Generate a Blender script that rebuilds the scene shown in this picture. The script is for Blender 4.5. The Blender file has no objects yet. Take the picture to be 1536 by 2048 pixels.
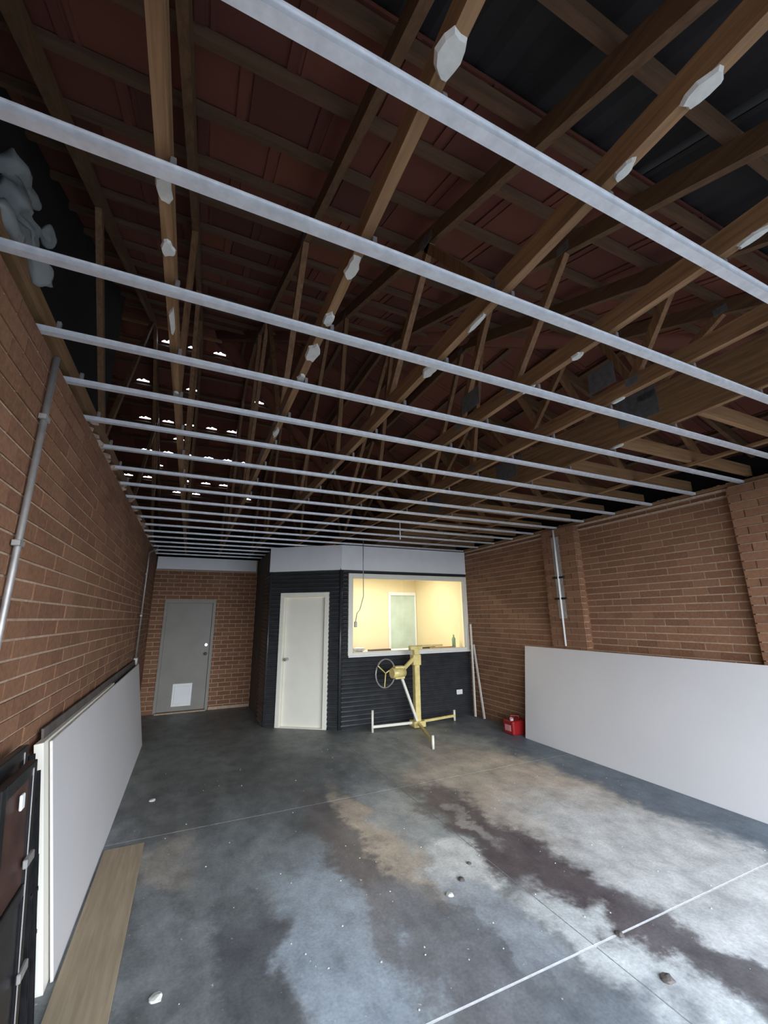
import bpy, bmesh, math, random
from mathutils import Vector, Matrix
random.seed(7)
R = random.random
def U(a, b): return a + (b - a) * random.random()

# ---------------------------------------------------------------- camera, world, light, exposure
SC = bpy.context.scene
C = SC.collection
W, H = 1536, 2048
F, PITCH, YAW, ROLL, EYE = 825.5, 0.24794, 0.430525, 0.010852, 1.65
cy, sy, cp, sp = math.cos(YAW), math.sin(YAW), math.cos(PITCH), math.sin(PITCH)
FWD = Vector((sy * cp, cy * cp, sp))
rt = Vector((cy, -sy, 0)); dn = FWD.cross(rt)
RT = rt * math.cos(ROLL) + dn * math.sin(ROLL)
DN = -rt * math.sin(ROLL) + dn * math.cos(ROLL)
cam = bpy.data.cameras.new('camera'); co = bpy.data.objects.new('camera', cam); C.objects.link(co)
cam.sensor_fit = 'HORIZONTAL'; cam.sensor_width = 36; cam.lens = F * 36 / W; cam.clip_start = 0.02
m = Matrix((RT, -DN, -FWD)).transposed().to_4x4(); m.translation = Vector((0, 0, EYE))
co.matrix_world = m; SC.camera = co
def proj(x, y, z):
    v = Vector((x, y, z - EYE)); d = v.dot(FWD)
    if d < 0.05: return None
    return W / 2 + F * v.dot(RT) / d, H / 2 + F * v.dot(DN) / d, d

wd = bpy.data.worlds.new('world'); SC.world = wd; wd.use_nodes = True
nt = wd.node_tree; bg = nt.nodes['Background']
tc = nt.nodes.new('ShaderNodeTexCoord'); sx = nt.nodes.new('ShaderNodeSeparateXYZ'); rp = nt.nodes.new('ShaderNodeValToRGB')
nt.links.new(tc.outputs['Generated'], sx.inputs[0]); nt.links.new(sx.outputs[2], rp.inputs[0])
rp.color_ramp.elements[0].position = 0.0; rp.color_ramp.elements[0].color = (0.92, 0.96, 1, 1)
rp.color_ramp.elements[1].position = 0.7; rp.color_ramp.elements[1].color = (0.60, 0.76, 1, 1)
nt.links.new(rp.outputs[0], bg.inputs[0]); bg.inputs[1].default_value = 4.6
# daylight enters through the open roller door behind the camera: a portal guides the sky light
pl = bpy.data.lights.new('door_portal', 'AREA'); pl.shape = 'RECTANGLE'; pl.size = 4.9; pl.size_y = 2.8
pl.cycles.is_portal = True
po = bpy.data.objects.new('door_portal', pl); C.objects.link(po)
po.location = (1.95, -0.75, 1.4); po.rotation_euler = (math.radians(90), 0, 0)
# lamp inside the small office
ol = bpy.data.lights.new('office_lamp', 'AREA'); ol.shape = 'RECTANGLE'; ol.size = 1.2; ol.size_y = 0.3
ol.energy = 19; ol.color = (1, 0.91, 0.74)
oo = bpy.data.objects.new('office_lamp', ol); C.objects.link(oo); oo.location = (3.3, 7.3, 2.55)
SC.view_settings.view_transform = 'Standard'; SC.view_settings.look = 'None'
SC.view_settings.gamma = 1; SC.view_settings.use_curve_mapping = False
SC.view_settings.exposure = 1.5
SC.cycles.max_bounces = 10; SC.cycles.diffuse_bounces = 7
SC.cycles.use_denoising = True

# ---------------------------------------------------------------- helpers
def add_box(bm, a, b, M=None):
    vs = [bm.verts.new((M @ Vector(p)) if M else p) for p in
          [(x, y, z) for x in (a[0], b[0]) for y in (a[1], b[1]) for z in (a[2], b[2])]]
    for f in ((0, 1, 3, 2), (4, 6, 7, 5), (0, 4, 5, 1), (2, 3, 7, 6), (0, 2, 6, 4), (1, 5, 7, 3)):
        bm.faces.new([vs[i] for i in f])
def box(*bs):
    bm = bmesh.new()
    for b in bs: add_box(bm, (b[0], b[2], b[4]), (b[1], b[3], b[5]))
    return bm
def add_tube(bm, pts, r, n=8, cap=True):
    pts = [Vector(p) for p in pts]; rings = []
    up = Vector((0.13, 0.21, 0.97))
    for i, p in enumerate(pts):
        t = (pts[min(i + 1, len(pts) - 1)] - pts[max(i - 1, 0)]).normalized()
        if abs(t.dot(up)) > 0.95: up = Vector((1, 0.1, 0.05))
        a = t.cross(up).normalized(); b = t.cross(a)
        rr = r[i] if isinstance(r, (list, tuple)) else r
        rings.append([bm.verts.new(p + a * rr * math.cos(2 * math.pi * k / n) + b * rr * math.sin(2 * math.pi * k / n)) for k in range(n)])
    for i in range(len(rings) - 1):
        for k in range(n):
            f = bm.faces.new([rings[i][k], rings[i][(k + 1) % n], rings[i + 1][(k + 1) % n], rings[i + 1][k]]); f.smooth = n > 5
    if cap:
        bm.faces.new(rings[0]); bm.faces.new(rings[-1])
def tube(pts, r, n=8):
    bm = bmesh.new(); add_tube(bm, pts, r, n); return bm
def beam(p, q, w, d, side=Vector((1, 0, 0))):
    """a squared member from p to q: width w along side, depth d square to it"""
    bm = bmesh.new(); p = Vector(p); q = Vector(q); t = (q - p)
    L = t.length; t.normalize(); s = (side - t * side.dot(t)).normalized(); u = s.cross(t).normalized()
    M = Matrix((t, s, u)).transposed().to_4x4(); M.translation = p
    add_box(bm, (0, -w / 2, -d / 2), (L, w / 2, d / 2), M); return bm
def bevel(bm, o, seg=1):
    bmesh.ops.bevel(bm, geom=list(bm.edges), offset=o, segments=seg, affect='EDGES', profile=0.5); return bm
def obj(name, bm, mat, parent=None, **kw):
    me = bpy.data.meshes.new(name)
    if isinstance(bm, bmesh.types.BMesh):
        bmesh.ops.recalc_face_normals(bm, faces=bm.faces); bm.to_mesh(me); bm.free()
    else:
        me = bm
    if mat is not None and not me.materials: me.materials.append(mat)
    o = bpy.data.objects.new(name, me); C.objects.link(o)
    if parent: o.parent = parent
    for k, v in kw.items(): o[k] = v
    return o
def inst(name, me, loc, parent=None, rot=(0, 0, 0), scale=(1, 1, 1)):
    o = bpy.data.objects.new(name, me); C.objects.link(o)
    o.location = loc; o.rotation_euler = rot; o.scale = scale
    if parent: o.parent = parent
    return o
def mesh_of(name, bm, mat):
    me = bpy.data.meshes.new(name); bmesh.ops.recalc_face_normals(bm, faces=bm.faces); bm.to_mesh(me); bm.free(); me.materials.append(mat); return me
def thing(name, label, cat, group=None, loc=(0, 0, 0)):
    o = bpy.data.objects.new(name, None); C.objects.link(o); o.location = loc; o.empty_display_size = 0.1
    o['label'] = label; o['category'] = cat
    if group: o['group'] = group
    return o
def root(name):
    o = bpy.data.objects.new(name, None); C.objects.link(o); o['kind'] = 'structure'; o.empty_display_size = 0.1; return o
def tag(o, label, cat, group=None):
    o['label'] = label; o['category'] = cat
    if group: o['group'] = group
    return o

# ---------------------------------------------------------------- materials
class NT:
    def __init__(s, name, rough=0.7, metal=0.0):
        s.m = bpy.data.materials.new(name); s.m.use_nodes = True; s.t = s.m.node_tree
        s.b = s.t.nodes['Principled BSDF']; s.b.inputs['Roughness'].default_value = rough; s.b.inputs['Metallic'].default_value = metal
        s._c = None
    def n(s, typ, **kw):
        x = s.t.nodes.new(typ)
        for k, v in kw.items(): setattr(x, k, v)
        return x
    def l(s, a, b): s.t.links.new(a, b)
    def coord(s):
        if not s._c: s._c = s.n('ShaderNodeTexCoord')
        return s._c.outputs['Object']
    def world(s):
        return s.n('ShaderNodeNewGeometry').outputs['Position']
    def mapping(s, vec, scale=(1, 1, 1), rot=(0, 0, 0)):
        x = s.n('ShaderNodeMapping'); x.inputs['Scale'].default_value = scale; x.inputs['Rotation'].default_value = rot; s.l(vec, x.inputs[0]); return x.outputs[0]
    def noise(s, vec, scale, detail=4, rough=0.55, dist=0.0):
        x = s.n('ShaderNodeTexNoise'); x.inputs['Scale'].default_value = scale; x.inputs['Detail'].default_value = detail
        x.inputs['Roughness'].default_value = rough; x.inputs['Distortion'].default_value = dist; s.l(vec, x.inputs['Vector']); return x
    def ramp(s, fac, *stops):
        x = s.n('ShaderNodeValToRGB'); e = x.color_ramp.elements
        while len(e) < len(stops): e.new(0.5)
        for i, (p, c) in enumerate(stops):
            e[i].position = p; e[i].color = (*c, 1) if len(c) == 3 else c
        s.l(fac, x.inputs[0]); return x.outputs[0]
    def mix(s, fac, a, b, mode='MIX'):
        x = s.n('ShaderNodeMix', data_type='RGBA', blend_type=mode)
        for v, i in ((fac, 0), (a, 6), (b, 7)):
            if isinstance(v, (int, float)): x.inputs[i].default_value = v
            elif isinstance(v, tuple): x.inputs[i].default_value = (*v, 1)
            else: s.l(v, x.inputs[i])
        return x.outputs[2]
    def math(s, op, a, b=None, clamp=False):
        x = s.n('ShaderNodeMath', operation=op, use_clamp=clamp)
        for v, i in ((a, 0), (b, 1)):
            if v is None: continue
            if isinstance(v, (int, float)): x.inputs[i].default_value = v
            else: s.l(v, x.inputs[i])
        return x.outputs[0]
    def bump(s, h, strength=0.3, dist=0.01):
        x = s.n('ShaderNodeBump'); x.inputs['Strength'].default_value = strength; x.inputs['Distance'].default_value = dist
        s.l(h, x.inputs['Height']); s.l(x.outputs[0], s.b.inputs['Normal'])
    def col(s, c):
        if isinstance(c, tuple): s.b.inputs['Base Color'].default_value = (*c, 1)
        else: s.l(c, s.b.inputs['Base Color'])
        return s.m

def simple(name, col, rough=0.6, metal=0.0, var=0.15, scale=6, bump=0.1):
    k = NT(name, rough, metal); n = k.noise(k.world(), scale, 5)
    c2 = tuple(max(0, v * (1 - var)) for v in col); c3 = tuple(min(1, v * (1 + var)) for v in col)
    k.col(k.ramp(n.outputs[0], (0.3, c2), (0.7, c3)))
    if bump: k.bump(n.outputs[0], bump, 0.004)
    return k.m

def brick_mat(name, dark, mid, light):
    k = NT(name, 0.85)
    at = k.n('ShaderNodeAttribute', attribute_name='r'); oi = k.n('ShaderNodeObjectInfo')
    r = k.math('FRACT', k.math('ADD', at.outputs['Fac'], oi.outputs['Random']))
    base = k.ramp(r, (0.0, dark), (0.5, mid), (1.0, light))
    n = k.noise(k.world(), 45, 5); n2 = k.noise(k.world(), 1.6, 3)
    c = k.mix(0.45, base, k.ramp(n.outputs[0], (0.3, tuple(v * .55 for v in mid)), (0.7, tuple(min(1, v * 1.5) for v in mid))))
    c = k.mix(k.math('MULTIPLY', n2.outputs[0], 0.35), c, tuple(v * .6 for v in dark))
    k.bump(n.outputs[0], 0.5, 0.003); return k.col(c)
M_brick = brick_mat('brick_clay', (0.175, 0.080, 0.042), (0.25, 0.118, 0.060), (0.32, 0.165, 0.090))
M_mortar = simple('mortar', (0.47, 0.34, 0.245), 0.95, 0, 0.2, 30, 0.5)

def wood_mat(name, a, b, axis=1):
    k = NT(name, 0.7); s = [22, 22, 22]; s[axis] = 1.2
    v = k.mapping(k.world(), tuple(s)); n = k.noise(v, 2.0, 6, 0.6, 0.6)
    at = k.n('ShaderNodeObjectInfo').outputs['Random']
    c = k.ramp(n.outputs[0], (0.3, a), (0.7, b))
    n2 = k.noise(k.world(), 3.2, 3)
    c = k.mix(k.math('MULTIPLY', n2.outputs[0], 0.35), c, tuple(v * .45 for v in a))
    c = k.mix(k.math('MULTIPLY', at, 0.3), c, tuple(v * .6 for v in b))
    k.bump(n.outputs[0], 0.2, 0.002); return k.col(c)
M_pine = wood_mat('pine_along', (0.15, 0.072, 0.028), (0.40, 0.225, 0.10), 1)
M_pinex = wood_mat('pine_across', (0.20, 0.098, 0.038), (0.42, 0.24, 0.11), 0)
M_pinez = wood_mat('pine_upright', (0.14, 0.064, 0.025), (0.33, 0.17, 0.07), 2)
M_batten = wood_mat('tile_batten_wood', (0.090, 0.045, 0.022), (0.175, 0.095, 0.048), 0)
M_rafter = wood_mat('rafter_wood_shaded', (0.095, 0.045, 0.019), (0.21, 0.115, 0.052), 1)  # darker copy of the pine: dimness of the upper roof put into the colour
M_raftx = wood_mat('rafter_wood_shaded_across', (0.095, 0.045, 0.019), (0.21, 0.115, 0.052), 0)  # same darkened copy with grain across, roof shade in the colour
M_ply = wood_mat('plywood', (0.36, 0.27, 0.17), (0.52, 0.41, 0.27), 1)
def tile_mat():
    k = NT('terracotta', 0.85); oi = k.n('ShaderNodeObjectInfo').outputs['Random']
    c = k.ramp(oi, (0.0, (0.085, 0.023, 0.013)), (0.5, (0.145, 0.038, 0.021)), (1.0, (0.21, 0.064, 0.035)))
    n = k.noise(k.world(), 12, 5); c = k.mix(k.math('MULTIPLY', n.outputs[0], 0.5), c, (0.10, 0.04, 0.025))
    k.bump(n.outputs[0], 0.4, 0.004); return k.col(c)
M_tile = tile_mat()
M_sark = simple('dark_roof_sheet', (0.014, 0.012, 0.0125), 0.75, 0.0, 0.3, 5)
def galv():
    k = NT('galvanised_steel', 0.45, 0.35); n = k.noise(k.world(), 25, 3)
    k.col(k.ramp(n.outputs[0], (0.3, (0.66, 0.67, 0.68)), (0.7, (0.82, 0.83, 0.84)))); return k.m
M_galv = galv()
M_plate = simple('nail_plate_steel', (0.20, 0.20, 0.20), 0.5, 0.5, 0.2, 30)
M_daub = simple('white_adhesive', (0.60, 0.59, 0.53), 0.8, 0, 0.1, 30, 0.6)
M_white = simple('white_paint', (0.86, 0.87, 0.87), 0.5, 0, 0.03, 4, 0.02)
M_cream = simple('cream_paint', (0.87, 0.84, 0.73), 0.4, 0, 0.03, 4, 0.02)
M_black = simple('black_cladding', (0.040, 0.042, 0.045), 0.30, 0, 0.2, 8, 0.05)
M_dark = simple('dark_board', (0.10, 0.085, 0.075), 0.7, 0, 0.25, 8)
M_grey = simple('grey_door_paint', (0.24, 0.225, 0.195), 0.5, 0, 0.08, 3, 0.03)
M_wallpl = simple('plasterboard_face', (0.62, 0.60, 0.595), 0.75, 0, 0.03, 1.2, 0.02)
M_pbedge = simple('plasterboard_edge', (0.74, 0.68, 0.62), 0.8, 0, 0.1, 20)
M_yel = simple('yellow_enamel', (0.86, 0.70, 0.28), 0.4, 0.1, 0.15, 12)
M_yelwall = simple('office_wall_yellow', (0.82, 0.72, 0.47), 0.8, 0, 0.03, 2, 0.02)
M_chrome = simple('chrome', (0.7, 0.7, 0.7), 0.25, 1.0, 0.05, 5, 0)
M_steel = simple('dull_steel', (0.42, 0.40, 0.38), 0.5, 0.6, 0.2, 12)
M_red = simple('red_plastic', (0.28, 0.012, 0.014), 0.35, 0, 0.15, 8)
M_blk = simple('black_steel', (0.02, 0.02, 0.022), 0.35, 0.4, 0.4, 20)
M_brownpanel = simple('brown_panel', (0.055, 0.024, 0.017), 0.5, 0, 0.5, 7)
M_copper = simple('insulation_white', (0.24, 0.25, 0.235), 0.95, 0, 0.12, 9, 0.6)
M_frost = simple('pale_blue_glass', (0.50, 0.62, 0.56), 0.3, 0, 0.1, 4, 0)
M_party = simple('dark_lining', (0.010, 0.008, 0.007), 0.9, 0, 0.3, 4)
def glass():
    k = NT('clear_glass', 0.02); k.b.inputs['Transmission Weight'].default_value = 1.0; k.b.inputs['IOR'].default_value = 1.45
    k.b.inputs['Base Color'].default_value = (0.97, 0.98, 0.97, 1)
    tr = k.n('ShaderNodeBsdfTransparent'); gl = k.n('ShaderNodeBsdfGlossy'); gl.inputs['Roughness'].default_value = 0.03
    fr = k.n('ShaderNodeFresnel'); fr.inputs[0].default_value = 1.45; mx = k.n('ShaderNodeMixShader')
    k.l(fr.outputs[0], mx.inputs[0]); k.l(tr.outputs[0], mx.inputs[1]); k.l(gl.outputs[0], mx.inputs[2])
    k.l(mx.outputs[0], k.t.nodes['Material Output'].inputs[0]); return k.m
M_glass = glass()

def floor_mat():
    k = NT('stained_concrete', 0.62); P = k.world()
    wn = k.noise(P, 1.7, 6, 0.62); wf = k.noise(P, 7, 5, 0.6)
    off = k.n('ShaderNodeVectorMath', operation='SUBTRACT'); k.l(wn.outputs['Color'], off.inputs[0]); off.inputs[1].default_value = (.5, .5, .5)
    of2 = k.n('ShaderNodeVectorMath', operation='SCALE'); k.l(off.outputs[0], of2.inputs[0]); of2.inputs['Scale'].default_value = 0.8
    of3 = k.n('ShaderNodeVectorMath', operation='SUBTRACT'); k.l(wf.outputs['Color'], of3.inputs[0]); of3.inputs[1].default_value = (.5, .5, .5)
    of4 = k.n('ShaderNodeVectorMath', operation='SCALE'); k.l(of3.outputs[0], of4.inputs[0]); of4.inputs['Scale'].default_value = 0.35
    a1 = k.n('ShaderNodeVectorMath', operation='ADD'); k.l(P, a1.inputs[0]); k.l(of2.outputs[0], a1.inputs[1])
    a2 = k.n('ShaderNodeVectorMath', operation='ADD'); k.l(a1.outputs[0], a2.inputs[0]); k.l(of4.outputs[0], a2.inputs[1])
    Q = a2.outputs[0]
    big = k.noise(k.mapping(P, (1.3, 0.6, 1)), 1.6, 7, 0.62, 0.5)
    c = k.ramp(big.outputs[0], (0.30, (0.13, 0.135, 0.13)), (0.50, (0.205, 0.215, 0.21)), (0.70, (0.32, 0.335, 0.33)))
    # each stain, and one painted reflection: centre x, y, half-sizes, tilt, colour, strength
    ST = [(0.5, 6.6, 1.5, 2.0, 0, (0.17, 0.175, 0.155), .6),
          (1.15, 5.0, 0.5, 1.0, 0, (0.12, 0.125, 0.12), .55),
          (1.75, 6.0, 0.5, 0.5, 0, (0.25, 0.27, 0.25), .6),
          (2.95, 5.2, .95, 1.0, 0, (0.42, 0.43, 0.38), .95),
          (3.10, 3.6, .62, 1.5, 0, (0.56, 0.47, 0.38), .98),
          (3.15, 1.9, .66, 1.5, 0, (0.62, 0.61, 0.58), .98),  # pale concrete, with the floor's bright reflection put into its colour
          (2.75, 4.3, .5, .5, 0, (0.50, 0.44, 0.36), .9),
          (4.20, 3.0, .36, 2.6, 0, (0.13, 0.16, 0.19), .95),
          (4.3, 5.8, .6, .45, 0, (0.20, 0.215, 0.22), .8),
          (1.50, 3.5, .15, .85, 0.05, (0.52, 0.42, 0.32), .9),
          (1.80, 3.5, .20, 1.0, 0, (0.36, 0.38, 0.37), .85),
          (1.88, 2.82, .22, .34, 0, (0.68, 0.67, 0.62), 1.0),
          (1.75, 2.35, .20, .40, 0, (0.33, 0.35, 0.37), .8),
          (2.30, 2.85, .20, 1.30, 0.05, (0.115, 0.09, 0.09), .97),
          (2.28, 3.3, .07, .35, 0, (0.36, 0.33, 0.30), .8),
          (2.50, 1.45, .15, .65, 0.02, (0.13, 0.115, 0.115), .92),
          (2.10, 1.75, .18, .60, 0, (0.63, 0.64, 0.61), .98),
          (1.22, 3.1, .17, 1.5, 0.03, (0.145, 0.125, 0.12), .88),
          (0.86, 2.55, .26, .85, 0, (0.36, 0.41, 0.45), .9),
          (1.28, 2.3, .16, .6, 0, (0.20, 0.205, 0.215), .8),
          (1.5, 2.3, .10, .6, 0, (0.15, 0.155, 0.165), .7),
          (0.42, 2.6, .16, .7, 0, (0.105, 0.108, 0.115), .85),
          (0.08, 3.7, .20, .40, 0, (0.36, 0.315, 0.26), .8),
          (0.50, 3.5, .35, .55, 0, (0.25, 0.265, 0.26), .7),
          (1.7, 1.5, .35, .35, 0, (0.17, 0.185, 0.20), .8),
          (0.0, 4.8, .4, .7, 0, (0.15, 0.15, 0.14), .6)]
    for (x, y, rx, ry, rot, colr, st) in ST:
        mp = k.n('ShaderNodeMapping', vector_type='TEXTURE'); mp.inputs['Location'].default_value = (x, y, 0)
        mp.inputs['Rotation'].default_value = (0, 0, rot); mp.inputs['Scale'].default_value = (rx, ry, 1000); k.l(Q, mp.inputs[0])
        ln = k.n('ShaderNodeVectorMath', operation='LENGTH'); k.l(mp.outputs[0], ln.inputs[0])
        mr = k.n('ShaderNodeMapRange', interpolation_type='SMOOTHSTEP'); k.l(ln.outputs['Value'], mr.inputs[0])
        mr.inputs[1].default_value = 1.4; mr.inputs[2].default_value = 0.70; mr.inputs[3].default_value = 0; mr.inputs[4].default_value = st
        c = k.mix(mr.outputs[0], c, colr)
    med = k.noise(k.mapping(P, (1, 0.7, 1)), 5, 8, 0.7)
    c = k.mix(0.75, c, k.mix(1.0, c, k.ramp(med.outputs[0], (0.3, (0.50, 0.50, 0.51)), (0.5, (0.98, 0.98, 0.98)), (0.7, (1.45, 1.45, 1.43))), 'MULTIPLY'))
    fine = k.noise(P, 60, 4); c = k.mix(0.35, c, k.mix(1.0, c, k.ramp(fine.outputs[0], (0.3, (0.6, 0.6, 0.6)), (0.7, (1.4, 1.4, 1.4))), 'MULTIPLY'))
    sp_ = k.noise(P, 34, 2, 0.5); c = k.mix(k.ramp(sp_.outputs[0], (0.735, (0, 0, 0)), (0.76, (0.8, 0.8, 0.8))), c, (0.6, 0.6, 0.56))
    k.l(k.math('ADD', k.math('MULTIPLY', big.outputs[0], 0.45), 0.32), k.b.inputs['Roughness'])
    k.b.inputs['Specular IOR Level'].default_value = 0.45
    k.bump(fine.outputs[0], 0.15, 0.002); return k.col(c)
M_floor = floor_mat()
M_joint = simple('joint_dust', (0.30, 0.30, 0.285), 0.9, 0, 0.2, 30)
M_ground = simple('driveway', (0.11, 0.11, 0.11), 0.9, 0, 0.1, 2)

# ---------------------------------------------------------------- setting: floor
XL, XR, YB, YF, ZW = -0.68, 4.65, 9.0, -0.6, 2.82
fl = obj('floor', box((-1.7, 4.95, -0.9, 9.3, -0.12, -0.002)), M_joint, kind='structure')
xs = [(-1.0, 2.044), (2.052, 4.9)]; ys = [(-0.88, 1.918), (1.932, 4.165), (4.177, 9.25)]
for x0, x1 in xs:
    for y0, y1 in ys:
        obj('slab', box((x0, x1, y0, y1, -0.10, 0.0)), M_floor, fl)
obj('joint_filler', box((-0.95, 4.6, 1.917, 1.933, -.05, -.0008)), simple('joint_filler_pale', (.80, .79, .76), .9, 0, .15, 30), fl)
obj('driveway', box((-60, 60, -150, -0.9, -0.15, -0.02)), M_ground, kind='structure')

# ---------------------------------------------------------------- bricks
def brick_boxes(bm_list, lay, a, b, r):
    bm_list.append((a, b, r))
def joined_bricks(name, boxes, parent, mat=M_brick):
    verts, faces, cols = [], [], []
    for a, b, r in boxes:
        i = len(verts)
        verts += [(x, y, z) for x in (a[0], b[0]) for y in (a[1], b[1]) for z in (a[2], b[2])]
        faces += [tuple(i + j for j in f) for f in ((0, 1, 3, 2), (4, 6, 7, 5), (0, 4, 5, 1), (2, 3, 7, 6), (0, 2, 6, 4), (1, 5, 7, 3))]
        cols += [r] * 6
    me = bpy.data.meshes.new(name); me.from_pydata(verts, [], faces)
    at = me.attributes.new('r', 'FLOAT', 'FACE'); at.data.foreach_set('value', cols)
    me.materials.append(mat); me.update()
    o = bpy.data.objects.new(name, me); C.objects.link(o); o.parent = parent; o['kind'] = 'stuff'; return o
unit = mesh_of('brick', box((-.5, .5, -.5, .5, -.5, .5)), M_brick)
def lay_bricks(parent, axis, face, sign, u0, u1, z0, z1, hc, length, holes=(), maxn=300, thick=0.05, joint=0.011, off=0.0, ragged=0.0):
    """bricks of one wall face. axis: 'x' = face plane x=face (u runs along y); sign = direction the face looks"""
    out = []; n = int(round((z1 - z0) / hc)); h = (z1 - z0) / n
    for k in range(n):
        za = z0 + k * h; zb = za + h - joint; s = u0 - (length / 2 if k % 2 else 0) + off
        if s > u0: s -= length
        while s < u1:
            e = min(s + length - joint, u1); st = max(s, u0)
            segs = [(st, e)]
            for (hu0, hu1, hz0, hz1) in holes:
                if zb > hz0 and za < hz1:
                    segs = [q for a, b in segs for q in ((a, min(b, hu0)), (max(a, hu1), b)) if q[1] - q[0] > 0.02]
            for a, b in segs:
                if b - a < 0.02: continue
                pr = U(0.004, 0.009)
                dz = U(-ragged, ragged) if k == n - 1 else 0
                f0, f1 = face + sign * pr, face - sign * thick
                lo, hi = min(f0, f1), max(f0, f1)
                if axis == 'x': out.append(((lo, a, za), (hi, b, zb + dz), R()))
                else: out.append(((a, lo, za), (b, hi, zb + dz), R()))
            s += length
    sc = []
    for t in out:
        c_ = [(t[0][i] + t[1][i]) / 2 for i in range(3)]; p = proj(*c_)
        ok = p and -40 < p[0] < W + 40 and -40 < p[1] < H + 40
        s_ = 0
        if ok:
            d = (t[1][1] - t[0][1]) if axis == 'x' else (t[1][0] - t[0][0])
            p2 = proj(c_[0] + (0 if axis == 'x' else d), c_[1] + (d if axis == 'x' else 0), c_[2]) or (p[0], p[1])
            s_ = abs(p2[0] - p[0]) * F * h / p[2] + 1e-3
        sc.append(s_)
    order = sorted(range(len(out)), key=lambda i: -sc[i]); single = set(i for i in order[:maxn] if sc[i] > 60)
    for i in single:
        a, b, r = out[i]
        inst('brick', unit, tuple((a[j] + b[j]) / 2 for j in range(3)), parent, scale=tuple(b[j] - a[j] for j in range(3)))
    rest = [out[i] for i in range(len(out)) if i not in single]
    if rest: joined_bricks('brickwork', rest, parent)

wl = obj('wall_left', box((-1.7, XL, -0.75, 9.3, 0, ZW)), M_mortar, kind='structure')
lay_bricks(wl, 'x', XL, 1, -0.6, YB, 0, ZW, 0.083, 0.245, ragged=0.0)
wr = obj('wall_right', box((XR, 4.95, -0.75, 9.3, 0, ZW)), M_mortar, kind='structure')
lay_bricks(wr, 'x', XR, -1, -0.6, YB, 0, ZW, 0.077, 0.235)
wb = obj('wall_back', box((XL, -0.43, YB, 9.3, 0, ZW), (0.43, XR, YB, 9.3, 0, ZW), (-0.43, 0.43, YB, 9.3, 1.98, ZW), (-0.43, 0.43, YB + .1, 9.3, 0, 1.98)), M_mortar, kind='structure')
lay_bricks(wb, 'y', YB, -1, XL, 1.33, 0, 2.56, 0.077, 0.235, holes=((-0.45, 0.45, 0, 2.0),), maxn=0)
wf = obj('wall_front', box((-1.7, -0.55, -0.9, -0.6, 0, 3.0), (4.4, 4.95, -0.9, -0.6, 0, 3.0), (-0.55, 4.4, -0.9, -0.6, 2.78, 3.0)), M_mortar, kind='structure')
# two brick piers on the right wall
def pier(y0, y1, label):
    p = obj('brick_pillar', box((4.555, XR - .001, y0 + .01, y1 - .01, 0, ZW - .01)), M_mortar, kind='structure')
    lay_bricks(p, 'x', 4.545, -1, y0, y1, 0, ZW - .01, 0.077, 0.235, maxn=150, thick=0.012)
    lay_bricks(p, 'y', y0, -1, 4.556, XR - .002, 0, ZW - .01, 0.077, 0.235, maxn=0, thick=0.006)
    lay_bricks(p, 'y', y1, 1, 4.556, XR - .002, 0, ZW - .01, 0.077, 0.235, maxn=0, thick=0.006)
pier(3.86, 4.42, ''); pier(1.50, 2.07, '')
# wall tops: plates, tracks, mortar lumps
pr_ = obj('trim_1', box((4.60, 4.69, -0.6, 9.0, 2.822, 2.857)), M_pine, kind='structure')
tr2 = obj('trim_2', bevel(box((4.62, 4.648, -0.6, 6.40, 2.742, 2.756), (4.60, 4.645, -0.6, 6.4, 2.796, 2.816)), .002), M_mortar, kind='structure')
bm = bmesh.new()
for i in range(150):
    y = U(2.9, 8.5); x = U(-0.80, -0.66); s = U(.012, .035)
    mt = Matrix.Translation((x, y, ZW + U(0, .04) * (1 if y < 5 else .5))) @ Matrix.Rotation(U(0, 3), 4, 'Z') @ Matrix.Diagonal((s, s * 1.8, s * .8, 1))
    bmesh.ops.create_icosphere(bm, subdivisions=1, radius=1, matrix=mt)
lump = obj('mortar_droppings', bm, M_mortar, wl, kind='stuff')
bm = bmesh.new()
for i in range(230):
    y = -0.3 + i * 0.029 + U(-.01, .01); s = U(.006, .014)
    mt = Matrix.Translation((4.615 + U(-.004, .02), y, random.choice((2.750, 2.805, 2.862)))) @ Matrix.Diagonal((s, s * 1.7, s * .6, 1))
    bmesh.ops.create_icosphere(bm, subdivisions=1, radius=1, matrix=mt)
obj('mortar_droppings', bm, M_mortar, wr, kind='stuff')
# dark linings that close the roof void above the walls
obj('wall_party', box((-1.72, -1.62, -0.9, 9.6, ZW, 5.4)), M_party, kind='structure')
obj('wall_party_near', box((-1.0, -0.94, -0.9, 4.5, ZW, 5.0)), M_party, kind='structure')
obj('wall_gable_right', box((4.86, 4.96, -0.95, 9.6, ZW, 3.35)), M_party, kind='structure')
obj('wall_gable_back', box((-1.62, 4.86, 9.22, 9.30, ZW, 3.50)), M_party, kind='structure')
obj('soffit_front', box((-1.7, 4.95, -0.99, -0.91, 2.76, 2.92)), M_party, kind='structure')

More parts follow.
